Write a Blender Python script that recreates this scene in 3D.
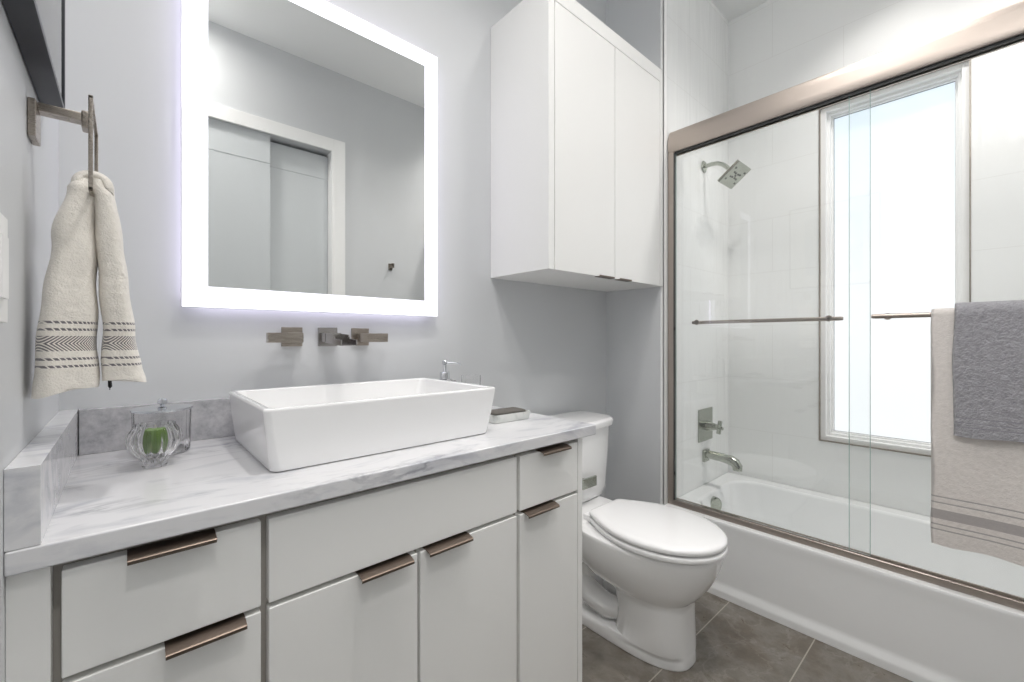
import bpy, bmesh, math, random
from mathutils import Vector, Matrix
random.seed(7)
S = bpy.context.scene
COL = S.collection
for o in list(bpy.data.objects):
    bpy.data.objects.remove(o)
PI = math.pi

# ------------------------------------------------------------ camera
cd = bpy.data.cameras.new('camera')
cam = bpy.data.objects.new('camera', cd); COL.objects.link(cam)
cam.location = (.1056, -1.30, 1.0557)
cam.rotation_euler = (math.radians(90), 0, -math.radians(41.87))
cd.sensor_width = 36; cd.lens = 429.9*36/1024
cd.shift_y = -2.7/1024
cd.clip_start = .02
S.camera = cam
# ------------------------------------------------------------ world and exposure
w = bpy.data.worlds.new('world'); S.world = w; w.use_nodes = True
w.node_tree.nodes['Background'].inputs[0].default_value = (.80, .88, 1, 1)
w.node_tree.nodes['Background'].inputs[1].default_value = .6
S.view_settings.view_transform = 'Standard'
S.view_settings.look = 'None'
S.view_settings.gamma = 1
S.view_settings.use_curve_mapping = False
S.view_settings.exposure = 0.47
S.cycles.max_bounces = 16; S.cycles.diffuse_bounces = 10; S.cycles.transparent_max_bounces = 16
LAMP_W = 5.0        # base watts of the recessed and added fill lamps
PANE_E = .70        # frosted window
LED_E = 1.35        # mirror border
BACK_E = 3.2        # mirror back light
# ------------------------------------------------------------ dimensions
W = 1.911           # alcove side wall
YS = -.313          # front of the stub wall / shower end wall
XW = 2.623          # window wall
YB = -1.83          # opposite wall
ZC = 2.92           # room ceiling
ZT = 2.834          # ceiling over the tub
ZCT = .809          # counter top

# ------------------------------------------------------------ materials
def srgb(r, g, b):
    f = lambda c: (c/255/12.92 if c/255 <= .04045 else ((c/255+.055)/1.055)**2.4)
    return (f(r), f(g), f(b), 1)
def mat(name, col, rough=.5, metal=0, **k):
    m = bpy.data.materials.new(name); m.use_nodes = True
    b = m.node_tree.nodes['Principled BSDF']
    b.inputs['Base Color'].default_value = col
    b.inputs['Roughness'].default_value = rough
    b.inputs['Metallic'].default_value = metal
    for kk, v in k.items(): b.inputs[kk.replace('_', ' ')].default_value = v
    return m
class N:
    def __init__(s, m): s.m = m; s.t = m.node_tree; s.b = s.t.nodes.get('Principled BSDF')
    def n(s, typ, **k):
        x = s.t.nodes.new(typ)
        for a, v in k.items(): setattr(x, a, v)
        return x
    def l(s, a, b): s.t.links.new(a, b)
    def coord(s, scale=(1,1,1), rot=(0,0,0), loc=(0,0,0)):
        g = s.n('ShaderNodeNewGeometry'); mp = s.n('ShaderNodeMapping')
        mp.inputs['Scale'].default_value = scale; mp.inputs['Rotation'].default_value = rot; mp.inputs['Location'].default_value = loc
        s.l(g.outputs['Position'], mp.inputs['Vector']); return mp.outputs[0]
    def noise(s, vec, scale, detail=6, rough=.5, dist=0):
        x = s.n('ShaderNodeTexNoise'); s.l(vec, x.inputs['Vector'])
        x.inputs['Scale'].default_value = scale; x.inputs['Detail'].default_value = detail
        x.inputs['Roughness'].default_value = rough; x.inputs['Distortion'].default_value = dist
        return x.outputs['Fac']
    def ramp(s, fac, stops):
        r = s.n('ShaderNodeValToRGB'); s.l(fac, r.inputs[0]); e = r.color_ramp.elements
        e[0].position, e[0].color = stops[0]; e[1].position, e[1].color = stops[-1]
        for p, c in stops[1:-1]:
            q = e.new(p); q.color = c
        return r.outputs[0]
    def mix(s, fac, a, b, mode='MIX'):
        x = s.n('ShaderNodeMix', data_type='RGBA', blend_type=mode)
        for i, v in ((0, fac), (6, a), (7, b)):
            if hasattr(v, 'is_linked') or isinstance(v, bpy.types.NodeSocket): s.l(v, x.inputs[i])
            else: x.inputs[i].default_value = v
        return x.outputs[2]
    def math(s, op, a, b=None, c=None):
        x = s.n('ShaderNodeMath', operation=op)
        for i, v in enumerate((a, b, c)):
            if v is None: continue
            if isinstance(v, bpy.types.NodeSocket): s.l(v, x.inputs[i])
            else: x.inputs[i].default_value = v
        return x.outputs[0]
    def bump(s, h, strength=.2, dist=.01):
        x = s.n('ShaderNodeBump'); s.l(h, x.inputs['Height'])
        x.inputs['Strength'].default_value = strength; x.inputs['Distance'].default_value = dist
        s.l(x.outputs[0], s.b.inputs['Normal']); return x
    def base(s, c): s.l(c, s.b.inputs['Base Color'])

def paint(name, col, rough=.55):
    m = mat(name, col, rough); q = N(m)
    f = q.noise(q.coord(), 220, 3); q.bump(f, .02, .002)
    f2 = q.noise(q.coord(), 1.3, 2)
    q.base(q.mix(f2, [c*.975 for c in col[:3]]+[1], [min(1, c*1.02) for c in col[:3]]+[1]))
    return m
M = {}
M['wall'] = paint('wall_paint', srgb(209, 211, 213), .5)
M['ceil'] = paint('ceiling_paint', srgb(240, 241, 241), .7)
M['shell'] = paint('trim_paint', srgb(244, 244, 243), .4)
M['cab'] = paint('cabinet_lacquer', srgb(240, 240, 238), .40)
M['door'] = paint('door_paint', srgb(204, 208, 210), .45)
M['carcass'] = mat('cabinet_inside', srgb(176, 172, 166), .6)
M['porc'] = mat('white_porcelain', srgb(243, 243, 243), .10, Coat_Weight=.6, Coat_Roughness=.04)
M['acryl'] = mat('white_acrylic', srgb(247, 248, 248), .16, Coat_Weight=.3, Coat_Roughness=.08)
M['seat'] = mat('seat_plastic', srgb(244, 244, 244), .16)
def brushed(name, col, rough, axis=(1, 1, 60)):
    m = mat(name, col, rough, 1); q = N(m)
    f = q.noise(q.coord(axis), 40, 3)
    q.l(q.math('MULTIPLY_ADD', f, .15, rough-.07), q.b.inputs['Roughness'])
    q.bump(f, .012, .001); return m
M['nickel'] = brushed('brushed_nickel', srgb(172, 163, 153), .28)
M['frame'] = brushed('shower_frame_nickel', srgb(182, 172, 164), .42)
M['pull'] = brushed('pull_bronze_nickel', srgb(118, 106, 97), .38)
M['tubmetal'] = brushed('shower_fittings_nickel', srgb(176, 180, 170), .22)
M['spout'] = brushed('spout_nickel', srgb(170, 166, 163), .22)
M['chrome'] = mat('chrome', srgb(222, 224, 228), .06, 1)
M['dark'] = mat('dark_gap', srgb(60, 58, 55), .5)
M['black'] = mat('black_frame', srgb(24, 27, 36), .35)
M['gasket'] = mat('grey_gasket', srgb(70, 72, 72), .5)
M['mirror'] = mat('mirror_silver', (.86, .87, .86, 1), .0, 1)
M['mat'] = mat('picture_mat', srgb(226, 226, 222), .7)
M['rubber'] = mat('black_rubber', srgb(14, 14, 14), .6)

def emis(name, col, e):
    m = bpy.data.materials.new(name); m.use_nodes = True; t = m.node_tree; t.nodes.clear()
    o = t.nodes.new('ShaderNodeOutputMaterial'); x = t.nodes.new('ShaderNodeEmission')
    x.inputs[0].default_value = col; x.inputs[1].default_value = e
    t.links.new(x.outputs[0], o.inputs[0]); return m
M['led'] = emis('led_border', (.94, .93, 1, 1), LED_E)
M['back'] = emis('led_back_light', (.86, .80, 1, 1), BACK_E)
M['lamp'] = emis('lamp_disc', (1, .93, .84, 1), 5)

def thin_glass(name, tint, f0=.04, rough=0):
    m = bpy.data.materials.new(name); m.use_nodes = True; t = m.node_tree; t.nodes.clear()
    o = t.nodes.new('ShaderNodeOutputMaterial'); tr = t.nodes.new('ShaderNodeBsdfTransparent')
    gl = t.nodes.new('ShaderNodeBsdfGlossy'); mx = t.nodes.new('ShaderNodeMixShader'); fr = t.nodes.new('ShaderNodeFresnel')
    fr.inputs[0].default_value = 1.45; gl.inputs['Roughness'].default_value = rough
    tr.inputs[0].default_value = tint; gl.inputs[0].default_value = (1, 1, 1, 1)
    t.links.new(fr.outputs[0], mx.inputs[0]); t.links.new(tr.outputs[0], mx.inputs[1]); t.links.new(gl.outputs[0], mx.inputs[2])
    t.links.new(mx.outputs[0], o.inputs[0]); return m
M['glass'] = thin_glass('shower_glass', (.994, .999, .997, 1))
M['glassedge'] = mat('glass_edge', srgb(178, 202, 196), .15)
M['pglass'] = thin_glass('picture_glass', (.97, .98, .98, 1))
m = mat('cut_glass', (1, 1, 1, 1), .0); m.node_tree.nodes['Principled BSDF'].inputs['Transmission Weight'].default_value = 1
m.node_tree.nodes['Principled BSDF'].inputs['IOR'].default_value = 1.46; M['cut'] = m
M['green'] = mat('green_wax', srgb(88, 122, 36), .45, Subsurface_Weight=.1)
M['wick'] = mat('wick', srgb(220, 215, 190), .8)

# frosted window: daylight through obscured glass
m = bpy.data.materials.new('frosted_glass'); m.use_nodes = True; q = N(m); q.b.inputs['Base Color'].default_value = srgb(120, 124, 128)
q.b.inputs['Roughness'].default_value = .35
g = q.n('ShaderNodeNewGeometry'); sx = q.n('ShaderNodeSeparateXYZ'); q.l(g.outputs['Position'], sx.inputs[0])
mr = q.n('ShaderNodeMapRange'); q.l(sx.outputs[2], mr.inputs[0]); mr.inputs[1].default_value = .6; mr.inputs[2].default_value = 2.1
nf = q.noise(q.coord(), 2.5, 3, .5, .5)
ff = q.math('MULTIPLY_ADD', nf, .5, q.math('SUBTRACT', mr.outputs[0], .25))
q.l(q.ramp(ff, [(.0, (.95, .98, 1, 1)), (.6, (.96, .98, 1, 1)), (1, (.80, .91, 1, 1))]), q.b.inputs['Emission Color'])
q.b.inputs['Emission Strength'].default_value = PANE_E; M['pane'] = m

def marble(name, light, mid, dark, stretch, amount=1.0, cloud=3.0):
    m = mat(name, light, .14, Coat_Weight=.25, Coat_Roughness=.05); q = N(m)
    v = q.coord(stretch, (0, 0, .12))
    a = q.noise(v, cloud, 9, .58, .8)
    b = q.noise(v, cloud*2.6, 7, .58, .5)
    c1 = q.ramp(a, [(.32, mid), (.47, light), (.57, light), (.72, mid)])
    veins = q.math('SUBTRACT', 1.0, q.math('MULTIPLY', q.math('ABSOLUTE', q.math('SUBTRACT', b, .5)), 14.0))
    patch = q.ramp(q.noise(v, cloud*.9, 4, .5), [(.50, (0, 0, 0, 1)), (.68, (1, 1, 1, 1))])
    k = q.math('MULTIPLY', q.math('MAXIMUM', veins, 0), patch)
    k = q.math('MULTIPLY', k, .55*amount)
    q.base(q.mix(k, c1, dark)); return m
M['marble'] = marble('counter_marble', srgb(226, 226, 228), srgb(184, 186, 194), srgb(112, 114, 126), (1, 2.6, 2.6), 1.1, 4.0)
m = mat('splash_marble', srgb(190, 190, 194), .2); q = N(m)
a = q.noise(q.coord(), 26, 9, .7, .3); b = q.noise(q.coord(), 90, 5, .7)
c1 = q.ramp(a, [(.3, srgb(150, 150, 155)), (.5, srgb(186, 186, 190)), (.72, srgb(212, 211, 213))])
q.base(q.mix(.25, c1, q.ramp(b, [(.35, srgb(140, 140, 146)), (.7, srgb(225, 225, 226))]))); M['splash'] = m
M['traym'] = marble('tray_marble', srgb(222, 224, 220), srgb(182, 186, 182), srgb(130, 130, 130), (1, 1, 1), .6, 14)
M['pumice'] = mat('grey_scrubber', srgb(98, 95, 90), .95)

# floor tile: warm grey slate-look
m = mat('floor_tile', srgb(120, 112, 102), .35); q = N(m)
g = q.n('ShaderNodeNewGeometry'); sx = q.n('ShaderNodeSeparateXYZ'); q.l(g.outputs['Position'], sx.inputs[0])
def line(q, val, period, off, half):
    x = q.math('DIVIDE', q.math('SUBTRACT', val, off), period)
    fr = q.math('FRACT', x)
    d = q.math('MINIMUM', fr, q.math('SUBTRACT', 1.0, fr))
    return q.math('LESS_THAN', q.math('MULTIPLY', d, period), half)
gy = line(q, sx.outputs[1], .288, -.598+2.88, .0018)
gx = line(q, sx.outputs[0], .80, 1.13-8.0, .0018)
gr = q.math('MAXIMUM', gx, gy)
a = q.noise(q.coord(), 3.6, 10, .70, .25); b = q.noise(q.coord((1, 1, 1), (0, 0, .5)), 17, 8, .7, .5)
c1 = q.ramp(a, [(.28, srgb(100, 90, 80)), (.42, srgb(118, 109, 98)), (.52, srgb(136, 131, 123)), (.62, srgb(116, 107, 96)), (.8, srgb(142, 138, 130))])
c2 = q.mix(q.ramp(b, [(.35, (0, 0, 0, 1)), (.7, (1, 1, 1, 1))]), c1, srgb(92, 87, 80))
c2 = q.mix(.55, c1, c2)
vv = q.math('MAXIMUM', q.math('SUBTRACT', 1.0, q.math('MULTIPLY', q.math('ABSOLUTE', q.math('SUBTRACT', q.noise(q.coord(), 2.2, 7, .6, 1.5), .5)), 60.0)), 0)
c2 = q.mix(q.math('MULTIPLY', vv, .12), c2, srgb(205, 204, 198))
q.base(q.mix(gr, c2, srgb(178, 172, 160)))
q.l(q.math('MULTIPLY_ADD', b, .25, .18), q.b.inputs['Roughness'])
q.bump(q.math('SUBTRACT', q.math('ADD', a, q.math('MULTIPLY', b, .4)), q.math('MULTIPLY', gr, .6)), .25, .004)
M['floor'] = m

# glossy large white wavy wall tile; u = horizontal world axis of the wall
def tile(name, axis):
    m = mat(name, srgb(242, 243, 242), .12, Coat_Weight=.3, Coat_Roughness=.03); q = N(m)
    g = q.n('ShaderNodeNewGeometry'); sx = q.n('ShaderNodeSeparateXYZ'); q.l(g.outputs['Position'], sx.inputs[0])
    u = sx.outputs[axis]; z = sx.outputs[2]
    row = q.math('FLOOR', q.math('DIVIDE', q.math('SUBTRACT', z, 1.405-2.81), .281))
    odd = q.math('MULTIPLY', q.math('MODULO', row, 2.0), .3)
    u2 = q.math('ADD', u, odd)
    jz = line(q, z, .281, 1.405-2.81, .0010); ju = line(q, u2, .6, -1.134-6, .0010)
    j = q.math('MAXIMUM', jz, ju)
    q.base(q.mix(j, srgb(242, 243, 242), srgb(232, 232, 230)))
    wv = q.noise(q.coord((7, 7, .9), (.12, .10, 0)), 2.2, 2, .4, .6)
    q.bump(q.math('SUBTRACT', q.math('MULTIPLY', wv, 1.0), q.math('MULTIPLY', j, .05)), .30, .012)
    return m
M['tile_y'] = tile('wavy_tile_window_wall', 1)
M['tile_x'] = tile('wavy_tile_end_wall', 0)

# terry towels; bands = [(z0, z1, kind)]
def terry(name, col, dark, bands, bump=.5, fine=420, lo=.86, hi=1.08):
    m = mat(name, col, .95, Sheen_Weight=.4, Sheen_Roughness=.5); q = N(m)
    g = q.n('ShaderNodeTexCoord'); sx = q.n('ShaderNodeSeparateXYZ'); q.l(g.outputs['UV'], sx.inputs[0])
    u, v = sx.outputs[0], sx.outputs[1]
    tot = None; flat = None
    for z0, z1, kind in bands:
        ins = q.math('MULTIPLY', q.math('GREATER_THAN', v, z0), q.math('LESS_THAN', v, z1))
        if kind == 'solid': k = q.math('MULTIPLY', ins, .75)
        elif kind == 'line':
            dsh = q.math('GREATER_THAN', q.math('FRACT', q.math('ADD', q.math('MULTIPLY', u, 170.), q.math('MULTIPLY', v, 120.))), .28)
            k = q.math('MULTIPLY', ins, dsh)
        elif kind == 'chev':
            tri = q.math('PINGPONG', u, .016)
            st = q.math('FRACT', q.math('MULTIPLY', q.math('ADD', q.math('SUBTRACT', v, z0), tri), 300.))
            tri2 = q.math('PINGPONG', q.math('SUBTRACT', v, z0), (z1-z0)/2)
            st = q.math('FRACT', q.math('MULTIPLY', q.math('ADD', u, tri2), 240.))
            k = q.math('MULTIPLY', ins, q.math('GREATER_THAN', st, .45))
        else: k = None
        if k is not None: tot = k if tot is None else q.math('MAXIMUM', tot, k)
        flat = ins if flat is None else q.math('MAXIMUM', flat, ins)
    f = q.noise(q.coord(), fine, 3, .6); f2 = q.noise(q.coord(), 90, 3, .6); f3 = q.noise(q.coord(), 22, 2)
    cc = q.mix(f2, [c*lo for c in col[:3]]+[1], [min(1, c*hi) for c in col[:3]]+[1])
    if tot is not None: cc = q.mix(tot, cc, dark)
    q.base(cc)
    h = q.math('ADD', q.math('MULTIPLY', f, .6), q.math('MULTIPLY', f2, .9)); h = q.math('ADD', h, f3)
    if flat is not None: h = q.math('MULTIPLY', h, q.math('SUBTRACT', 1.0, q.math('MULTIPLY', flat, .7)))
    q.bump(h, bump, .006)
    return m

# ------------------------------------------------------------ mesh helpers
def finish(bm, name, m, parent=None, smooth=True, angle=35, loc=None):
    bmesh.ops.recalc_face_normals(bm, faces=bm.faces[:])
    me = bpy.data.meshes.new(name); bm.to_mesh(me); bm.free()
    ms = m if isinstance(m, (list, tuple)) else [m]
    for x in ms: me.materials.append(x)
    if smooth:
        me.shade_smooth(); me.set_sharp_from_angle(angle=math.radians(angle))
    o = bpy.data.objects.new(name, me); COL.objects.link(o)
    if smooth:
        wn = o.modifiers.new('weighted_normals', 'WEIGHTED_NORMAL'); wn.keep_sharp = True; wn.weight = 80
    if parent is not None:
        o.parent = parent; o.matrix_parent_inverse = Matrix.Identity(4)
        # parent empties carry a location only: shift the mesh back into the parent's frame
        p = parent; off = Vector((0, 0, 0))
        while p is not None: off += p.location; p = p.parent
        me.transform(Matrix.Translation(-off))
    return o
def box(bm, x0, x1, y0, y1, z0, z1, bev=0, seg=2, mi=0, rot=None, about=None):
    t = bmesh.new()
    bmesh.ops.create_cube(t, size=1)
    for v in t.verts:
        v.co = Vector(((x0+x1)/2+v.co.x*(x1-x0), (y0+y1)/2+v.co.y*(y1-y0), (z0+z1)/2+v.co.z*(z1-z0)))
    if bev: bmesh.ops.bevel(t, geom=t.edges[:], offset=bev, segments=seg, affect='EDGES', profile=.5)
    if rot is not None:
        c = Vector(about) if about else Vector(((x0+x1)/2, (y0+y1)/2, (z0+z1)/2))
        for v in t.verts: v.co = rot @ (v.co-c) + c
    merge(bm, t, mi); return bm
def merge(bm, t, mi=0):
    for f in t.faces: f.material_index = mi
    me = bpy.data.meshes.new('tmp'); t.to_mesh(me); t.free()
    bm.from_mesh(me); bpy.data.meshes.remove(me)
def BX(*a, **k):
    bm = bmesh.new(); return box(bm, *a, **k)
def loft(bm, rings, cap0=True, cap1=True, closed=True, mi=0):
    t = bmesh.new(); R = [[t.verts.new(p) for p in r] for r in rings]; n = len(rings[0])
    for a, b in zip(R, R[1:]):
        for i in range(n if closed else n-1):
            j = (i+1) % n
            t.faces.new((a[i], a[j], b[j], b[i]))
    if cap0: t.faces.new(R[0][::-1])
    if cap1: t.faces.new(R[-1])
    merge(bm, t, mi); return bm
def rrect(x0, x1, y0, y1, r, z, n=6):
    pts = []
    for cx, cy, a0 in ((x1-r, y1-r, 0), (x0+r, y1-r, 90), (x0+r, y0+r, 180), (x1-r, y0+r, 270)):
        for k in range(n+1):
            a = math.radians(a0+90*k/n); pts.append(Vector((cx+r*math.cos(a), cy+r*math.sin(a), z)))
    return pts
def circ(c, r, n=24, ax='z', r2=None):
    r2 = r2 or r; c = Vector(c); out = []
    for k in range(n):
        a = 2*PI*k/n; u, v = r*math.cos(a), r2*math.sin(a)
        out.append(c+{'z': Vector((u, v, 0)), 'y': Vector((u, 0, v)), 'x': Vector((0, u, v))}[ax])
    return out
def lathe(bm, cx, cy, prof, n=40, mi=0, mod=None):
    rings = []
    for r, z in prof:
        ring = []
        for k in range(n):
            a = 2*PI*k/n; rr = r*(mod(a, z) if mod else 1)
            ring.append(Vector((cx+rr*math.cos(a), cy+rr*math.sin(a), z)))
        rings.append(ring)
    return loft(bm, rings, mi=mi)
def tube(bm, pts, r, n=14, mi=0, square=None, up=Vector((0, 0, 1))):
    pts = [Vector(p) for p in pts]; rings = []
    for i, p in enumerate(pts):
        d = (pts[min(i+1, len(pts)-1)]-pts[max(i-1, 0)]).normalized()
        s = d.cross(up)
        if s.length < 1e-4: s = d.cross(Vector((0, 1, 0)))
        s.normalize(); u = s.cross(d).normalized()
        if square:
            a, b = square; ring = [p+s*sx*a/2+u*sy*b/2 for sx, sy in ((1, 1), (-1, 1), (-1, -1), (1, -1))]
        else:
            rr = r[i] if isinstance(r, (list, tuple)) else r
            ring = [p+s*rr*math.cos(2*PI*k/n)+u*rr*math.sin(2*PI*k/n) for k in range(n)]
        rings.append(ring)
    return loft(bm, rings, mi=mi)
def prism(bm, prof, x0, x1, ax='x', mi=0):
    """closed 2-D profile swept along an axis; profile = (y,z) for x, (x,z) for y"""
    f = (lambda a, p: Vector((a, p[0], p[1]))) if ax == 'x' else (lambda a, p: Vector((p[0], a, p[1])))
    return loft(bm, [[f(x0, p) for p in prof], [f(x1, p) for p in prof]], mi=mi)
def thing(name, label, cat, loc, group=None):
    o = bpy.data.objects.new(name, None); COL.objects.link(o); o.location = loc; o.empty_display_size = .05
    return tag(o, label, cat, group)
def tag(o, label, cat, group=None):
    o['label'] = label; o['category'] = cat
    if group: o['group'] = group
    return o
def struct(name, bm, m, smooth=False, parent=None):
    o = finish(bm, name, m, parent, smooth)
    if parent is None: o['kind'] = 'structure'
    return o
def stadium(cx, y0, y1, hw, z, n=40, pw=2.3, back=2.6, shift=.55):
    """egg / elongated outline: y0 front (small), y1 back; widest at 'shift' of the length"""
    yc = y0+(y1-y0)*shift; pts = []
    for k in range(n):
        a = 2*PI*k/n; c, s = math.cos(a), math.sin(a)
        p = pw if s < 0 else back
        x = hw*math.copysign(abs(c)**(2/p), c); L = (yc-y0) if s < 0 else (y1-yc)
        y = L*math.copysign(abs(s)**(2/p), s)
        pts.append(Vector((cx+x, yc+y, z)))
    return pts

# ============================================================ SETTING
struct('floor', BX(-.1, 2.8, -2.1, .1, -.1, 0), M['floor'])
struct('ceiling', BX(-.1, W+.02, -2.1, .1, ZC, ZC+.1), M['ceil'])
struct('ceiling', BX(W+.02, 2.8, -2.1, .1, ZT, ZC+.1), M['ceil'])
struct('wall_back', BX(-.1, W+.1, 0, .1, 0, ZC), M['wall'])
struct('wall_left', BX(-.1, 0, -2.1, 0, 0, ZC), M['wall'])
struct('wall_alcove', BX(W, W+.02, YS+.004, 0, 0, ZC), M['wall'])
struct('wall_shower_end', BX(W+.02, XW, YS, 0, 0, ZT), M['tile_x'])
bm = BX(W-.0015, W+.0005, YS, YS+.016, 0, ZC); box(bm, W-.0015, W+.0205, YS-.002, YS+.004, 0, ZT)
struct('trim_stub_edge', bm, M['shell'])
# window wall with the opening
wy0, wy1, wz0, wz1 = -1.241, -.741, .561, 2.176
bm = BX(XW, XW+.14, -2.1, wy0, 0, ZT); box(bm, XW, XW+.14, wy1, 0, 0, ZT)
box(bm, XW, XW+.14, wy0, wy1, 0, wz0); box(bm, XW, XW+.14, wy0, wy1, wz1, ZT)
struct('wall_window', bm, M['tile_y'])
# opposite wall with the door opening
dx, dz = 1.177, 2.355
bm = BX(dx, XW, YB-.12, YB, 0, ZC); box(bm, -.1, dx, YB-.12, YB, dz, ZC)
struct('wall_front', bm, M['wall'])
bm = BX(dx, dx+.08, YB, YB+.015, 0, dz+.085, bev=.002); box(bm, 0, dx, YB, YB+.015, dz, dz+.085, bev=.002)
box(bm, dx-.012, dx, YB-.11, YB+.012, 0, dz)
struct('trim_door_casing', bm, M['shell'], True)
def slab_door(name, x0, x1, y0, y1, zt):
    zg = 2.17
    bm = BX(x0, x1, y0, y1, .01, zg-.003, bev=.0015); box(bm, x0, x1, y0, y1, zg+.003, zt, bev=.0015)
    box(bm, x0+.002, x1-.002, y0+.003, y1-.003, zg-.004, zg+.004)
    return struct(name, bm, M['door'], True)
slab_door('door_1', -.05, .79, YB-.05, YB-.015, dz)
slab_door('door_2', .72, dx-.014, YB-.10, YB-.065, dz-.02)
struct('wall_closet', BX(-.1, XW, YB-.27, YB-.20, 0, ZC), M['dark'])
# window
wf = struct('window_1', BX(XW+.075, XW+.08, wy0+.02, wy1-.02, wz0+.02, wz1-.02), M['pane'])
def ringbox(bm, xa, xb, y0, y1, z0, z1, wd, wb=None, bev=.0015):
    wb = wb or wd
    box(bm, xa, xb, y0, y0+wd, z0, z1, bev=bev); box(bm, xa, xb, y1-wd, y1, z0, z1, bev=bev)
    box(bm, xa, xb, y0+wd, y1-wd, z1-wd, z1, bev=bev); box(bm, xa, xb, y0+wd, y1-wd, z0, z0+wb, bev=bev)
bm = bmesh.new(); ringbox(bm, XW+.010, XW+.10, wy0, wy1, wz0, wz1, .022)
ringbox(bm, XW+.035, XW+.10, wy0+.02, wy1-.02, wz0+.02, wz1-.02, .014)
ringbox(bm, XW+.055, XW+.10, wy0+.032, wy1-.032, wz0+.032, wz1-.032, .010)
finish(bm, 'window_frame', M['shell'], wf)
bm = bmesh.new(); ringbox(bm, XW-.004, XW+.012, wy0-.004, wy1+.004, wz0-.004, wz1+.004, .005, bev=0)
finish(bm, 'window_edge_trim', M['nickel'], wf)
bm = bmesh.new(); ringbox(bm, XW+.068, XW+.074, wy0+.040, wy1-.040, wz0+.040, wz1-.040, .003, bev=0)
finish(bm, 'gasket', M['gasket'], wf)

# recessed ceiling lamps, plus added fill lamps out of view
def downlight(x, y, z, wts, label, energy_col=(1, .965, .935), spread=125):
    t = thing('recessed_or_fill_light', label, 'ceiling light', (x, y, z), 'recessed ceiling lights')
    bm = bmesh.new()
    loft(bm, [circ((x, y, z-.001), .075, 32), circ((x, y, z-.004), .074, 32), circ((x, y, z-.005), .056, 32), circ((x, y, z-.001), .054, 32)], cap0=False, cap1=False)
    finish(bm, 'trim_ring', M['shell'], t)
    bm = bmesh.new(); loft(bm, [circ((x, y, z-.0020), .054, 32), circ((x, y, z-.0028), .054, 32)])
    finish(bm, 'lens', M['lamp'], t)
    ld = bpy.data.lights.new('recessed_or_fill_lamp', 'AREA'); ld.shape = 'DISK'; ld.size = .16; ld.spread = math.radians(spread); ld.energy = wts; ld.color = energy_col
    lo = bpy.data.objects.new('lamp', ld); COL.objects.link(lo); lo.parent = t; lo.location = (0, 0, -.012)
downlight(.62, -.80, ZC, LAMP_W, 'round recessed ceiling light over the vanity')
downlight(1.45, -.98, ZC, LAMP_W*.75, 'round recessed ceiling light between toilet and tub')
downlight(.20, -1.52, ZC, LAMP_W*1.35, 'added unseen ceiling fill light by the left wall behind the camera', spread=170)  # added fill, out of view, to lift the vanity fronts
downlight(2.20, -1.06, ZT, LAMP_W*.66, 'added unseen ceiling fill light above the middle of the tub', spread=110)  # added fill to brighten the shower interior
downlight(2.20, -1.58, ZT, LAMP_W*.6, 'added unseen ceiling fill light above the far end of the tub', spread=110)  # another added fill lamp, brightens tub and tile

# ============================================================ VANITY
YF = -.533; TB = .780
van = thing('vanity_cabinet', 'white slab-front vanity cabinet under the marble counter', 'cabinet', (.53, -.27, 0))
bm = BX(.003, 1.040, YF+.021, -.003, .09, .700); box(bm, .003, 1.040, -.47, -.03, 0, .09)
box(bm, .003, 1.040, YF+.021, YF+.04, .70, TB-.001); box(bm, .003, .02, YF+.04, -.003, .70, TB-.001); box(bm, 1.02, 1.04, YF+.04, -.003, .70, TB-.001)
finish(bm, 'carcass', M['carcass'], van)
finish(BX(.0002, .0365, YF, YF+.02, .09, TB-.002, bev=.001), 'filler_strip', M['cab'], van)
finish(BX(1.0405, 1.0595, YF+.001, -.003, 0, TB-.001, bev=.001), 'end_panel', M['cab'], van)
def pull(parent, x0, x1, zt):
    # bent edge pull: flange over the top edge, tongue sloping forward, lip turned down
    p = [(YF+.012, zt+.0012), (YF+.012, zt+.0028), (YF-.002, zt+.0032), (YF-.017, zt-.0010), (YF-.0190, zt-.0030), (YF-.0190, zt-.0075),
         (YF-.0172, zt-.0075), (YF-.0172, zt-.0036), (YF-.0155, zt-.0026), (YF-.002, zt+.0012)]
    finish(prism(bmesh.new(), p, x0, x1), 'pull', M['pull'], parent, angle=30)
def front(name, x0, x1, z0, z1, p=None):
    o = finish(BX(x0, x1, YF, YF+.020, z0, z1, bev=.0018, seg=3), name, M['cab'], van)
    if p: pull(o, p[0], p[1], z1)
Z1, Z2, Z3 = .768, .634, .6255
front('drawer_front', .0455, .263, Z2, Z1, (.106, .203))
front('drawer_front', .0455, .263, .36, Z3, (.145, .241))
front('drawer_front', .0455, .263, .10, .352)
front('false_drawer_front', .274, .809, Z2, Z1)
front('cabinet_door', .274, .5395, .10, Z3, (.418, .522))
front('cabinet_door', .5455, .809, .10, Z3, (.557, .664))
front('drawer_front', .819, 1.0375, Z2, Z1, (.885, .990))
front('cabinet_door', .819, 1.0375, .10, Z3, (.832, .942))

ct = thing('marble_countertop', 'grey-veined white marble countertop with upstands at its left end', 'countertop', (.55, -.27, TB))
finish(BX(.0002, 1.108, -.5435, -.001, TB, ZCT, bev=.003, seg=3), 'counter_slab', M['marble'], ct)
finish(BX(.031, .74, -.021, -.001, ZCT+.0003, .905, bev=.001), 'backsplash', M['splash'], ct)
finish(BX(.0002, .0295, -.5425, -.001, ZCT+.0003, .905, bev=.001), 'side_splash', M['marble'], ct)

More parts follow.
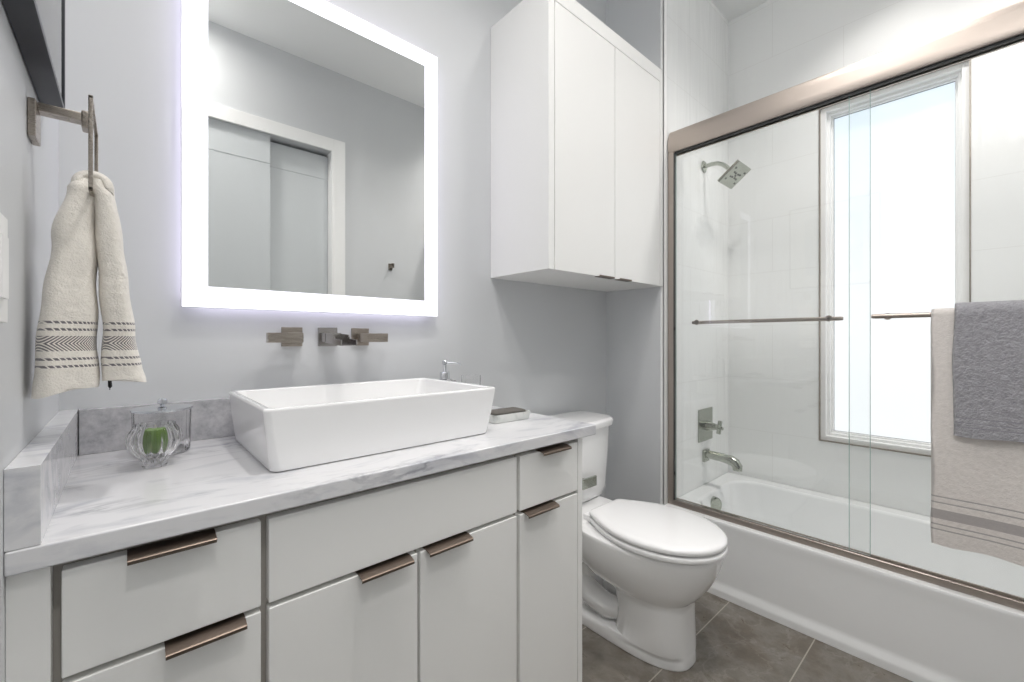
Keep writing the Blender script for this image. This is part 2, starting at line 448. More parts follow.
# vessel sink
sk = thing('vessel_sink', 'white rectangular porcelain vessel sink standing on the marble counter', 'sink', (.55, -.25, ZCT))
bm = bmesh.new(); z0 = ZCT+.0006
def sr(t, z, inset=0, r=.013):
    # t = 0 at the foot, 1 at the rim
    return rrect(.301-.013*t+inset, .806+.026*t-inset, -.430-.004*t+inset, -.066+.002*t-inset, r, z)
R = [sr(0, z0, .004, .016), sr(0, z0+.003, 0, .018), sr(.5, ZCT+.060), sr(.96, .922), sr(1, .9265, .0015), sr(1, .928, .005),
     sr(1, .9275, .013, .018), sr(1, .924, .0165, .020), sr(.8, .880, .022, .028), sr(.5, .845, .032, .04), sr(.3, .832, .055, .05), sr(.3, .829, .12, .05)]
loft(bm, R)
finish(bm, 'basin', M['porc'], sk, angle=60)
bm = bmesh.new(); loft(bm, [circ((.555, -.25, .8295), .022), circ((.555, -.25, .833), .021), circ((.555, -.25, .8345), .015)])
finish(bm, 'drain_cap', M['nickel'], sk)

# wall faucet
fa = thing('wall_faucet', 'brushed nickel wall-mounted faucet with waterfall spout below the mirror', 'faucet', (.545, 0, 1.058))
def esc(x, h=.026): return BX(x-h, x+h, -.009, -.0005, 1.058-h+.002, 1.058+h+.002, bev=.0015)
def handle(x, sgn):
    bm = esc(x, .0265); box(bm, x-.013, x+.013, -.042, -.009, 1.045, 1.071, bev=.001)
    box(bm, min(x-sgn*.014, x+sgn*(.071 if sgn < 0 else .064)), max(x-sgn*.014, x+sgn*(.071 if sgn < 0 else .064)), -.062, -.040, 1.0445, 1.0705, bev=.0012)
    finish(bm, 'faucet_handle', M['nickel'], fa)
handle(.447, -1); handle(.640, 1)
bm = esc(.543, .027); box(bm, .521, .565, -.055, -.009, 1.045, 1.071, bev=.0015)
# open trough of the spout, sloping down slightly
tr = bmesh.new(); a = -math.radians(6)
prof = [(-.022, .013), (-.022, -.013), (.022, -.013), (.022, .013), (.0185, .013), (.0185, -.0095), (-.0185, -.0095), (-.0185, .013)]
rings = []
for y, dzz, hh in ((-.05, 0, 1.0), (-.108, -.003, 1.0), (-.122, -.007, .6), (-.168, -.010, .6)):
    rings.append([Vector((.543+px, y, 1.056+dzz-.006*(1-hh)+pz*hh)) for px, pz in prof])
loft(bm, rings)
finish(bm, 'spout', M['spout'], fa)

# lighted mirror
mr_ = thing('lighted_mirror', 'rectangular wall mirror with a glowing white LED border', 'mirror', (.55, 0, 1.13))
mx0, mx1, mz0, mz1 = .2005, .9007, 1.129, 2.0195; ix0, ix1, iz0, iz1 = .2525, .8487, 1.1812, 1.968
finish(BX(mx0+.03, mx1-.03, -.024, -.001, mz0+.03, mz1-.03), 'housing', M['carcass'], mr_)
bm = bmesh.new()
for a_ in ((mx0+.018, mx0+.028, mz0+.03, mz1-.03), (mx1-.028, mx1-.018, mz0+.03, mz1-.03), (mx0+.03, mx1-.03, mz0+.018, mz0+.028), (mx0+.03, mx1-.03, mz1-.028, mz1-.018)):
    box(bm, a_[0], a_[1], -.022, -.006, a_[2], a_[3])
finish(bm, 'back_light', M['back'], mr_)
finish(BX(mx0, mx1, -.031, -.025, mz0, mz1, bev=.001), 'glass_edge', M['chrome'], mr_)
finish(BX(ix0, ix1, -.0325, -.0312, iz0, iz1), 'mirror_glass', M['mirror'], mr_, smooth=False)
bm = bmesh.new()
e = .0015
box(bm, mx0+e, ix0, -.0325, -.0312, mz0+e, mz1-e); box(bm, ix1, mx1-e, -.0325, -.0312, mz0+e, mz1-e)
box(bm, ix0, ix1, -.0325, -.0312, mz0+e, iz0); box(bm, ix0, ix1, -.0325, -.0312, iz1, mz1-e)
finish(bm, 'lit_border', M['led'], mr_, smooth=False)

# things on the counter
rib = lambda a, z: 1+.045*math.cos(12*a)
cx, cy = .146, -.222
t = thing('glass_votive', 'small ribbed clear glass votive holding a green candle on the marble counter', 'candle holder', (cx, cy, ZCT))
bm = bmesh.new(); z0 = ZCT+.0004
prof = [(.010, z0), (.017, z0), (.0185, z0+.004), (.017, z0+.010), (.022, z0+.018), (.034, z0+.036), (.0385, z0+.052), (.036, z0+.066), (.029, z0+.077), (.030, z0+.082),
        (.0275, z0+.082), (.0265, z0+.076), (.0325, z0+.064), (.0345, z0+.052), (.030, z0+.037), (.0185, z0+.021), (.004, z0+.018)]
lathe(bm, cx, cy, prof, 96, mod=lambda a, z: 1.06*(1+.075*math.cos(14*a) if z0+.012 < z < z0+.078 else 1))
finish(bm, 'glass_bowl', M['cut'], t, angle=50)
bm = bmesh.new(); lathe(bm, cx, cy, [(.009, z0+.0245), (.0135, z0+.031), (.0155, z0+.038), (.0165, z0+.064), (.0150, z0+.070), (.004, z0+.069)], 48, mod=lambda a, z: 1+.06*math.cos(9*a))
finish(bm, 'green_candle', M['green'], t)
bm = bmesh.new(); tube(bm, [(cx, cy, z0+.067), (cx, cy, z0+.074), (cx+.001, cy, z0+.079)], .0009, 6); finish(bm, 'wick', M['wick'], t)

cx, cy = .163, -.108
t = thing('glass_canister', 'clear glass canister with a flat chrome lid behind the green candle', 'canister', (cx, cy, ZCT))
bm = bmesh.new(); z0 = ZCT+.0004
lathe(bm, cx, cy, [(.020, z0), (.044, z0), (.048, z0+.006), (.049, z0+.03), (.050, z0+.092), (.0472, z0+.092), (.0455, z0+.03), (.042, z0+.009), (.010, z0+.007)], 60,
      mod=lambda a, z: 1+.012*math.cos(18*a))
finish(bm, 'glass_body', M['cut'], t, angle=50)
bm = bmesh.new(); lathe(bm, cx, cy, [(.030, z0+.0925), (.0525, z0+.0925), (.0535, z0+.094), (.0530, z0+.0975), (.030, z0+.100), (.004, z0+.101)], 48)
finish(bm, 'lid', M['chrome'], t)
bm = bmesh.new(); lathe(bm, cx, cy, [(.004, z0+.1005), (.0045, z0+.104), (.0085, z0+.106), (.0085, z0+.114), (.006, z0+.117), (.001, z0+.1175)], 24)
finish(bm, 'lid_knob', M['chrome'], t)

cx, cy = .900, -.075
t = thing('soap_dispenser', 'clear glass soap dispenser with a chrome pump behind the sink', 'soap dispenser', (cx, cy, ZCT))
bm = bmesh.new(); z0 = ZCT+.0004
loft(bm, [rrect(cx-.032, cx+.032, cy-.032, cy+.032, .010, z0), rrect(cx-.034, cx+.034, cy-.034, cy+.034, .012, z0+.006), rrect(cx-.034, cx+.034, cy-.034, cy+.034, .012, z0+.098),
          rrect(cx-.030, cx+.030, cy-.030, cy+.030, .014, z0+.106), rrect(cx-.018, cx+.018, cy-.018, cy+.018, .016, z0+.110)])
finish(bm, 'bottle', M['cut'], t, angle=50)
bm = bmesh.new(); lathe(bm, cx, cy, [(.016, z0+.1105), (.0165, z0+.1105), (.0165, z0+.132), (.014, z0+.134), (.0060, z0+.134), (.0060, z0+.158), (.0085, z0+.160), (.0085, z0+.170), (.007, z0+.172), (.001, z0+.172)], 28)
tube(bm, [(cx, cy, z0+.165), (cx+.03, cy-.015, z0+.164), (cx+.045, cy-.023, z0+.160), (cx+.048, cy-.0245, z0+.155)], .003, 8)
finish(bm, 'pump', M['chrome'], t)

cx, cy = 1.012, -.072
t = thing('glass_tumbler', 'clear glass tumbler on the counter right of the soap dispenser', 'glass', (cx, cy, ZCT))
bm = bmesh.new(); lathe(bm, cx, cy, [(.012, z0), (.030, z0), (.031, z0+.004), (.035, z0+.116), (.033, z0+.116), (.0285, z0+.014), (.006, z0+.012)], 40)
finish(bm, 'tumbler_body', M['cut'], t, angle=50)

t = thing('soap_tray', 'small marble soap tray with a grey pumice bar, right of the sink', 'soap tray', (.965, -.315, ZCT))
bm = bmesh.new(); rz = math.radians(-3)
def rot(ring, c, a): return [Vector((c[0]+(p.x-c[0])*math.cos(a)-(p.y-c[1])*math.sin(a), c[1]+(p.x-c[0])*math.sin(a)+(p.y-c[1])*math.cos(a), p.z)) for p in ring]
c0 = (.965, -.315)
T = lambda dx_, dy_, r, z: rot(rrect(c0[0]-.074+dx_, c0[0]+.066-dx_, c0[1]-.042+dy_, c0[1]+.042-dy_, r, z), c0, rz)
loft(bm, [T(.006, .006, .006, z0), T(.004, .004, .008, z0+.002), T(0, 0, .010, z0+.024), T(.004, .004, .008, z0+.024), T(.008, .008, .006, z0+.012)])
finish(bm, 'marble_tray', M['traym'], t)
bm = bmesh.new(); loft(bm, [T(.012, .012, .008, z0+.0125), T(.010, .010, .010, z0+.016), T(.010, .010, .010, z0+.027), T(.016, .016, .010, z0+.030)])
finish(bm, 'pumice_bar', M['pumice'], t)

# ============================================================ LEFT WALL
pf = thing('framed_picture', 'black framed picture under glass high on the left wall', 'picture frame', (0, -.5, 1.435))
bm = bmesh.new(); ringbox(bm, .001, .028, -.80, -.250, 1.435, 2.05, .009, bev=.0006)
finish(bm, 'frame', M['black'], pf)
finish(BX(.002, .018, -.790, -.260, 1.445, 2.040), 'mat_board', M['mat'], pf)
m = mat('picture_print', srgb(150, 165, 175), .6); q = N(m)
q.base(q.ramp(q.noise(q.coord(), 5, 5, .6, 1), [(.3, srgb(110, 130, 150)), (.5, srgb(190, 200, 205)), (.7, srgb(150, 150, 135))])); M['print'] = m
finish(BX(.018, .0185, -.70, -.35, 1.53, 1.95), 'print', M['print'], pf)
finish(BX(.0245, .0260, -.790, -.260, 1.445, 2.040), 'picture_glass', M['pglass'], pf)

RX, RY0, RY1, RZT, RZB = .0672, -.440, -.280, 1.400, 1.268
tr_ = thing('towel_ring', 'brushed nickel square towel ring on the left wall', 'towel ring', (0, -.36, 1.37))
finish(BX(.0005, .009, -.388, -.340, 1.345, 1.399, bev=.0015), 'wall_plate', M['nickel'], tr_)
bm = BX(.009, .056, -.374, -.352, 1.388, 1.400, bev=.001); box(bm, .054, .066, -.376, -.350, 1.378, 1.404, bev=.002)
finish(bm, 'arm', M['nickel'], tr_)
bm = bmesh.new(); a_ = .0025
box(bm, RX-a_, RX+a_, RY0, RY1, RZT-2*a_+.004, RZT+.004, bev=.001); box(bm, RX-a_, RX+a_, RY0, RY1, RZB, RZB+2*a_, bev=.001)
box(bm, RX-a_, RX+a_, RY0, RY0+2*a_, RZB, RZT+.004, bev=.001); box(bm, RX-a_, RX+a_, RY1-2*a_, RY1, RZB, RZT+.004, bev=.001)
finish(bm, 'ring', M['nickel'], tr_)

# hand towel: two gathered drapes pulled over the bottom bar of the ring
M['hand'] = terry('hand_towel_terry', srgb(233, 228, 219), srgb(112, 108, 110),
    [(1.0765, 1.0800, 'line'), (1.0665, 1.0700, 'line'), (1.0375, 1.0590, 'chev'), (1.0245, 1.0280, 'line'), (1.0140, 1.0175, 'line')], .5)
def uvset(o, fn):
    me = o.data; uv = me.uv_layers.new(name='UVMap')
    for lp in me.loops:
        uv.data[lp.index].uv = fn(lp.vertex_index)
def drape(keys, zt, zb, n=56, steps=60, ph=0.0):
    """keys: (t, cx, cy, hx, hy, fold) along the drape; returns rings and u,v per vertex"""
    rings, uv = [], []
    for i in range(steps+1):
        t_ = i/steps
        for a, b in zip(keys, keys[1:]):
            if a[0] <= t_ <= b[0]:
                k = (t_-a[0])/(b[0]-a[0]); k = k*k*(3-2*k); v = [a[j]+(b[j]-a[j])*k for j in range(1, 6)]; break
        x, y, hx, hy, fo = v; z = zt+(zb-zt)*t_; ring = []
        for j in range(n):
            a = 2*PI*j/n; c, s = math.cos(a), math.sin(a)
            px = hx*math.copysign(abs(c)**.75, c); py = hy*math.copysign(abs(s)**.75, s)
            wv = fo*math.sin(px*95+ph)*(1 if s < 0 else -.6)
            zz = z+(.006*math.sin(px*60+ph)-.10*py*0 if i == steps else 0)
            ring.append(Vector((x+px+.0012*math.sin(z*70+ph), y+py+wv, zz))); uv.append((px+.5+(.5*py), z))
        rings.append(ring)
    return rings, uv
def towel_piece(keys, zt, zb, ph):
    r, uv = drape(keys, zt, zb, ph=ph)
    return r, uv
ht = thing('hand_towel', 'cream hand towel with grey chevron bands hanging through the towel ring', 'towel', (.06, -.37, 1.28))
# wall-side drape
k1 = [(0, .058, -.362, .008, .036, .000), (.05, .055, -.364, .017, .048, .002), (.3, .047, -.368, .024, .052, .004), (.75, .041, -.376, .031, .050, .006), (1, .0395, -.380, .0345, .048, .006)]
r1, u1 = towel_piece(k1, 1.296, .978, .4)
o = finish(loft(bmesh.new(), r1), 'back_drape', M['hand'], ht, angle=80); uvset(o, lambda i: u1[i] if i < len(u1) else (0, 0))
k2 = [(0, .0735, -.362, .009, .040, .000), (.08, .0790, -.364, .014, .046, .002), (.3, .0865, -.368, .0165, .046, .003), (.75, .0960, -.374, .0190, .044, .004), (.93, .1010, -.378, .0240, .044, .004), (1, .1025, -.380, .0260, .044, .004)]
r2, u2 = towel_piece(k2, 1.296, .988, 2.0)
o = finish(loft(bmesh.new(), r2), 'front_drape', M['hand'], ht, angle=80); uvset(o, lambda i: u2[i] if i < len(u2) else (0, 0))
# fold joining the drapes over the bar
ctr = []
for k in range(17):
    a = PI*1.1-PI*1.2*k/16
    ctr.append((Vector((.0675+.0150*math.cos(a), 0, 1.287+.015*math.sin(a))), a))
rings = []
for c, a in ctr:
    nrm = Vector((math.cos(a), 0, math.sin(a))); ring = []
    for j in range(24):
        b = 2*PI*j/24; hy = .036+.006*math.cos(a)**2
        ring.append(c+nrm*(.0105*math.sin(b)*(1+.25*math.sin(3*b)))+Vector((0, -.362+hy*math.cos(b), 0)))
    rings.append(ring)
o = finish(loft(bmesh.new(), rings), 'top_fold', M['hand'], ht, angle=80); uvset(o, lambda i: (0, 1.2))
bm = bmesh.new(); tube(bm, [(.086, -.385, .990), (.0865, -.387, .981), (.086, -.386, .976)], [.0022, .0026, .001], 8)
finish(bm, 'hanging_tag', M['rubber'], ht)

# switch plate at the left edge
sw = thing('light_switch', 'white light switch plate at the left edge of the left wall', 'light switch', (0, -.56, 1.12))
finish(BX(.0005, .006, -.640, -.560, 1.073, 1.190, bev=.0015), 'switch_plate', M['shell'], sw)
finish(BX(.006, .010, -.616, -.584, 1.098, 1.165, bev=.001), 'rocker', M['shell'], sw)

# robe hook on the opposite wall (seen in the mirror)
rh = thing('robe_hook', 'small nickel robe hook on the wall across, seen in the mirror', 'robe hook', (1.603, YB, 1.6))
finish(BX(1.588, 1.618, YB+.0005, YB+.010, 1.575, 1.625, bev=.0015), 'hook_plate', M['nickel'], rh)
bm = BX(1.594, 1.612, YB+.010, YB+.045, 1.590, 1.604, bev=.0015); box(bm, 1.592, 1.614, YB+.040, YB+.050, 1.588, 1.622, bev=.002)
finish(bm, 'hook', M['nickel'], rh)

# ============================================================ UPPER CABINET
uc = thing('wall_cabinet', 'white two-door wall cabinet hung above the toilet', 'cabinet', (1.53, 0, 1.29))
CX0, CX1, CY, CZ0, CZ1 = 1.158, 1.9085, -.309, 1.290, 2.262
d0, dm, d1 = 1.190, 1.538, 1.880; dz1 = 2.203
bm = BX(CX0, CX0+.018, CY, -.001, CZ0, CZ1, bev=.0008); box(bm, CX1-.018, CX1, CY, -.001, CZ0, CZ1, bev=.0008)
box(bm, CX0+.018, CX1-.018, CY+.02, -.001, CZ0, CZ0+.018); box(bm, CX0+.018, CX1-.018, CY, -.001, CZ1-.018, CZ1)
box(bm, CX0+.018, CX1-.018, -.012, -.001, CZ0+.018, CZ1-.018)
box(bm, CX0+.018, d0-.0045, CY, CY+.02, CZ0, CZ1-.018); box(bm, d1+.0045, CX1-.018, CY, CY+.02, CZ0, CZ1-.018)
box(bm, d0-.0045, d1+.0045, CY, CY+.02, dz1+.0045, CZ1-.018)
finish(bm, 'carcass', M['cab'], uc)
finish(BX(CX0+.02, CX1-.02, CY+.024, CY+.026, CZ0+.02, CZ1-.02), 'gap_shade_panel', M['dark'], uc)  # dark sheet standing in for the shade inside the door gaps
for a, b, px in ((d0, dm-.0018, (1.425, 1.520)), (dm+.0018, d1, (1.556, 1.640))):
    o = finish(BX(a, b, CY-.001, CY+.018, CZ0, dz1, bev=.0012), 'cabinet_door', M['cab'], uc)
    z = CZ0
    p = [(CY+.012, z-.0002), (CY+.012, z-.002), (CY-.012, z-.002), (CY-.012, z+.004), (CY-.0105, z+.004), (CY-.0105, z-.0002)]
    finish(prism(bmesh.new(), p, px[0], px[1]), 'edge_pull', M['pull'], o)

# ============================================================ TOILET
TX = 1.461
to = thing('toilet', 'white two-piece elongated toilet between the vanity and the bathtub', 'toilet', (TX, -.4, 0))
bm = bmesh.new()
def ST(y0, y1, hw, z, pw=2.3, back=2.6, shift=.5): return stadium(TX, y0, y1, hw, z, 56, pw, back, shift)
# foot, pedestal and bowl in one skin
R = [ST(-.657, -.080, .104, .0005, 2.6, 3.2, .4), ST(-.659, -.078, .107, .006, 2.6, 3.2, .4), ST(-.658, -.082, .1065, .026, 2.6, 3.0, .4),
     ST(-.657, -.10, .105, .036, 2.6, 3.0, .42), ST(-.655, -.40, .104, .046, 2.6, 3.0, .5), ST(-.652, -.41, .104, .120, 2.6, 3.0, .5), ST(-.650, -.40, .105, .180, 2.6, 3.0, .5), ST(-.650, -.38, .106, .197, 2.5, 2.8, .5),
     ST(-.658, -.32, .115, .207, 2.4, 2.6, .5), ST(-.677, -.25, .133, .225, 2.4, 2.4, .5), ST(-.698, -.22, .147, .252, 2.3, 2.4, .5), ST(-.716, -.21, .159, .282, 2.25, 2.5, .5),
     ST(-.730, -.20, .167, .312, 2.2, 2.5, .5), ST(-.740, -.20, .172, .342, 2.2, 2.6, .5), ST(-.744, -.20, .174, .365, 2.2, 2.6, .5),
     ST(-.744, -.20, .174, .375, 2.2, 2.6, .5), ST(-.738, -.205, .170, .380, 2.2, 2.6, .5), ST(-.70, -.24, .14, .380, 2.2, 2.6, .5)]
loft(bm, R)
# deck that carries the tank
loft(bm, [rrect(TX-.085, TX+.085, -.36, -.03, .04, .22), rrect(TX-.11, TX+.11, -.33, -.025, .05, .30), rrect(TX-.135, TX+.135, -.33, -.022, .06, .350), rrect(TX-.145, TX+.145, -.32, -.020, .06, .378), rrect(TX-.135, TX+.135, -.31, -.03, .06, .388)])
# trapway: a fat S-shaped tube bulging from the flanks
for sx_ in (-1, 1):
    tube(bm, [(TX+sx_*.035, -.40, .20), (TX+sx_*.045, -.34, .255), (TX+sx_*.050, -.27, .265), (TX+sx_*.052, -.205, .225), (TX+sx_*.052, -.175, .155), (TX+sx_*.050, -.185, .080), (TX+sx_*.048, -.21, .02)],
         [.040, .050, .055, .056, .054, .052, .050], 20, up=Vector((1, 0, 0)))
    tube(bm, [(TX+sx_*.040, -.46, .10), (TX+sx_*.052, -.37, .085), (TX+sx_*.055, -.30, .10), (TX+sx_*.05, -.25, .14)], [.030, .042, .045, .03], 16, up=Vector((1, 0, 0)))
loft(bm, [rrect(TX-.055, TX+.055, -.30, -.06, .04, .02), rrect(TX-.06, TX+.06, -.30, -.05, .04, .24)])
o = finish(bm, 'bowl', M['porc'], to, angle=60)
for sx_ in (-1, 1):
    bm = bmesh.new(); lathe(bm, TX+sx_*.094, -.235, [(.014, .020), (.014, .032), (.011, .040), (.004, .043)], 20)
    finish(bm, 'bolt_cap', M['porc'], to)
# seat and lid
def SL(z, d, hw=.177):
    ym, tip, bk = -.535, -.757+d, -.310-d; half = []
    for k in range(5):            # rounded back corner
        a = math.radians(90-18*k); half.append((.080-d+.022*math.cos(a), bk-.022+.022*math.sin(a)))
    y0_ = bk-.022; w0 = .102-d
    for k in range(1, 13):
        q_ = k/12; y = y0_+(ym-y0_)*q_; half.append((w0+(hw-d-w0)*math.sin(q_*PI/2)**.9, y))
    for k in range(1, 20):
        a = k/20*PI/2; half.append(((hw-d)*math.cos(a)**(2/2.05), ym+(tip-ym)*math.sin(a)**(2/2.05)))
    return [Vector((TX+x, y, z)) for x, y in half]+[Vector((TX, tip, z))]+[Vector((TX-x, y, z)) for x, y in half[::-1]]
bm = bmesh.new(); loft(bm, [SL(.3835, .012), SL(.386, .002), SL(.395, .000), SL(.401, .004), SL(.402, .03)]); finish(bm, 'seat', M['seat'], to, angle=60)
bm = bmesh.new(); loft(bm, [SL(.4065, .012), SL(.4085, .003), SL(.416, .001), SL(.423, .004), SL(.427, .012), SL(.4285, .03), SL(.429, .08)]); finish(bm, 'lid', M['seat'], to, angle=60)
for sx_ in (-1, 1):
    finish(BX(TX+sx_*.075-.022, TX+sx_*.075+.022, -.322, -.288, .3835, .408, bev=.006, seg=3), 'hinge', M['seat'], to)
# tank
def TR(z, hw, y0, r=.035, bow=.018):
    pts = rrect(TX-hw, TX+hw, y0, -.018, r, z, 8)
    for p in pts:
        if p.y < -.10: p.y -= bow*(1-((p.x-TX)/hw)**2)
    return pts
def TRN(z, hw, y0, r, bow, n=14):
    # outline with extra points along the front so it can bow
    pts = []
    for cxx, cyy, a0 in ((TX+hw-r, -.018-r*.5, 0), (TX-hw+r, -.018-r*.5, 90)):
        for k in range(7):
            a = math.radians(a0+90*k/6); pts.append(Vector((cxx+r*math.cos(a), cyy+r*.5*math.sin(a), z)))
    for k in range(7):
        a = math.radians(180+90*k/6); pts.append(Vector((TX-hw+r+r*math.cos(a), y0+r+r*math.sin(a), z)))
    for k in range(1, n): pts.append(Vector((TX-hw+r+(2*hw-2*r)*k/n, y0, z)))
    for k in range(7):
        a = math.radians(270+90*k/6); pts.append(Vector((TX+hw-r+r*math.cos(a), y0+r+r*math.sin(a), z)))
    for p in pts:
        if p.y < -.08: p.y -= bow*(1-((p.x-TX)/hw)**2)
    return pts
bm = bmesh.new(); loft(bm, [TRN(.389, .160, -.185, .03, .010), TRN(.395, .178, -.190, .035, .012), TRN(.43, .198, -.195, .04, .016), TRN(.60, .209, -.200, .04, .02), TRN(.683, .213, -.202, .04, .02)])
finish(bm, 'tank', M['porc'], to, angle=50)
bm = bmesh.new(); loft(bm, [TRN(.6838, .225, -.206, .045, .022), TRN(.688, .228, -.213, .05, .024), TRN(.708, .230, -.215, .05, .024), TRN(.716, .226, -.211, .05, .024), TRN(.7195, .22, -.200, .05, .022)])
finish(bm, 'tank_lid', M['porc'], to, angle=50)
bm = BX(1.43, 1.46, -.232, -.214, .470, .500, bev=.002); box(bm, 1.425, 1.512, -.242, -.232, .465, .505, bev=.002)
LEV = finish(bm, 'flush_lever', M['tubmetal'], to)

# ============================================================ BATHTUB
ZR = .305
tb = thing('bathtub', 'white alcove bathtub with a smooth apron below the sliding shower doors', 'bathtub', (2.27, -1.07, 0))
def TB_(x0, x1, y0, y1, r, z): return rrect(x0, x1, y0, y1, r, z, 8)
ye, yf_ = YS-.0025, YB+.002; xe = XW-.0025
R = [TB_(1.905, xe, yf_, ye, .004, .0005), TB_(1.905, xe, yf_, ye, .004, .022), TB_(1.907, xe, yf_, ye, .004, .032), TB_(1.914, xe, yf_, ye, .004, .046), TB_(1.918, xe, yf_, ye, .004, .062), TB_(1.919, xe, yf_, ye, .004, .16),
     TB_(1.918, xe, yf_, ye, .004, .24), TB_(1.915, xe, yf_, ye, .004, .275), TB_(1.9145, xe, yf_, ye, .006, .293), TB_(1.918, xe, yf_, ye, .008, .302), TB_(1.924, xe, yf_, ye, .008, ZR),
     TB_(2.010, 2.560, -1.70, -.375, .12, ZR), TB_(2.018, 2.552, -1.69, -.382, .12, ZR-.004), TB_(2.026, 2.546, -1.675, -.388, .12, ZR-.014), TB_(2.045, 2.535, -1.62, -.400, .12, .20),
     TB_(2.065, 2.515, -1.52, -.418, .12, .10), TB_(2.095, 2.485, -1.44, -.445, .12, .065), TB_(2.16, 2.42, -1.36, -.52, .10, .055)]
bm = bmesh.new(); loft(bm, R)
finish(bm, 'tub_shell', M['acryl'], tb, angle=40)
bm = bmesh.new()
ra = Matrix.Rotation(math.radians(-40), 3, 'Z'); oc = Vector((2.235, -.404, .248))
loft(bm, [[oc+ra @ (p-oc) for p in circ((oc.x, oc.y+yy, oc.z), r1, 28, 'y', r2)] for yy, r1, r2 in ((.022, .026, .034), (-.006, .029, .038), (-.011, .027, .036), (-.014, .018, .026))])
finish(bm, 'overflow_plate', M['tubmetal'], tb)
bm = bmesh.new(); loft(bm, [circ((2.29, -.56, .0552), .03), circ((2.29, -.56, .058), .029), circ((2.29, -.56, .060), .02)]); finish(bm, 'tub_drain', M['tubmetal'], tb)

# shower door frame
sd = thing('shower_door_frame', 'brushed nickel frame of the sliding shower doors on the tub rim', 'shower door frame', (1.99, -1.07, ZR))
XF = 1.940
hp = [(XF+.004, 1.897), (XF, 1.905), (XF-.002, 1.93), (XF+.002, 1.962), (XF+.010, 1.985), (XF+.022, 1.998), (XF+.036, 2.002), (XF+.060, 2.002), (XF+.062, 1.985), (XF+.062, 1.897),
      (XF+.054, 1.897), (XF+.054, 1.975), (XF+.012, 1.975), (XF+.010, 1.897)]
finish(prism(bmesh.new(), hp, YB+.002, YS-.003, 'y'), 'header_rail', M['frame'], sd, angle=30)
hp2 = [(XF+.0125, 1.893), (XF+.0125, 1.973), (XF+.0535, 1.973), (XF+.0535, 1.893)]
bm = bmesh.new(); box(bm, XF+.0125, XF+.016, YB+.01, YS-.03, 1.888, 1.973); finish(bm, 'header_gasket', M['gasket'], sd)
tp = [(XF, ZR+.0008), (XF+.002, ZR+.021), (XF+.0035, ZR+.0225), (XF+.007, ZR+.0225), (XF+.009, ZR+.008), (XF+.048, ZR+.008), (XF+.050, ZR+.016), (XF+.056, ZR+.016), (XF+.058, ZR+.0008)]
finish(prism(bmesh.new(), tp, YB+.002, YS-.003, 'y'), 'bottom_track', M['frame'], sd, angle=30)
bm = BX(XF, XF+.012, YS-.030, YS-.003, ZR+.02, 1.897, bev=.002); box(bm, XF+.012, XF+.055, YS-.016, YS-.003, ZR+.02, 1.897)
finish(bm, 'side_jamb', M['frame'], sd)
bm = BX(XF+.001, XF+.011, YS-.034, YS-.030, ZR+.022, 1.890); finish(bm, 'jamb_gasket', M['gasket'], sd)
for z in (1.092, .44): finish(BX(XF-.0006, XF+.0105, YS-.0345, YS-.0335+.002, z, z+.014), 'bumper', M['rubber'], sd)

def glass_panel(x, y0, y1, label, bars, name='sliding_glass_door'):
    t = thing(name, label, 'shower door', (x, (y0+y1)/2, ZR+.014), None)
    bm = BX(x-.003, x+.003, y0, y1, ZR+.014, 1.960)
    o = finish(bm, 'glass_sheet', M['glass'], t, smooth=False)
    bm = bmesh.new()
    for yy in (y0, y1-.0012):
        box(bm, x-.0032, x+.0032, yy-.0002, yy+.0012, ZR+.014, 1.960)
    finish(bm, 'polished_edge', M['glassedge'], t, smooth=False)
    finish(BX(x-.008, x+.008, y0+.02, y1-.02, 1.935, 1.968, bev=.001), 'hanger_rail', M['frame'], t)
    by0, by1, bx = bars; sg = 1 if bx > x else -1
    b = finish(tube(bmesh.new(), [(bx, by0, 1.127), (bx, by0+.01, 1.127), (bx, by1-.01, 1.127), (bx, by1, 1.127)], [.0065, .0075, .0075, .0065], 16), 'towel_bar', M['frame'], t)
    for yy in (by0+.035, by1-.035):
        bm = bmesh.new(); tube(bm, [(bx, yy, 1.127), (x+sg*.0032, yy, 1.127)], .005, 12); loft(bm, [circ((x+sg*.0032, yy, 1.127), .011, 20, 'x'), circ((x+sg*.007, yy, 1.127), .011, 20, 'x')])
        finish(bm, 'bar_post', M['frame'], b)
    return t
glass_panel(XF+.024, YB+.02, -.971, 'front sliding glass shower door, nearer panel carrying the towels', (-1.74, -1.038, 1.918))
glass_panel(XF+.042, -1.026, YS-.02, 'rear sliding glass shower door panel, next to the shower head', (-.944, -.392, XF+.082))

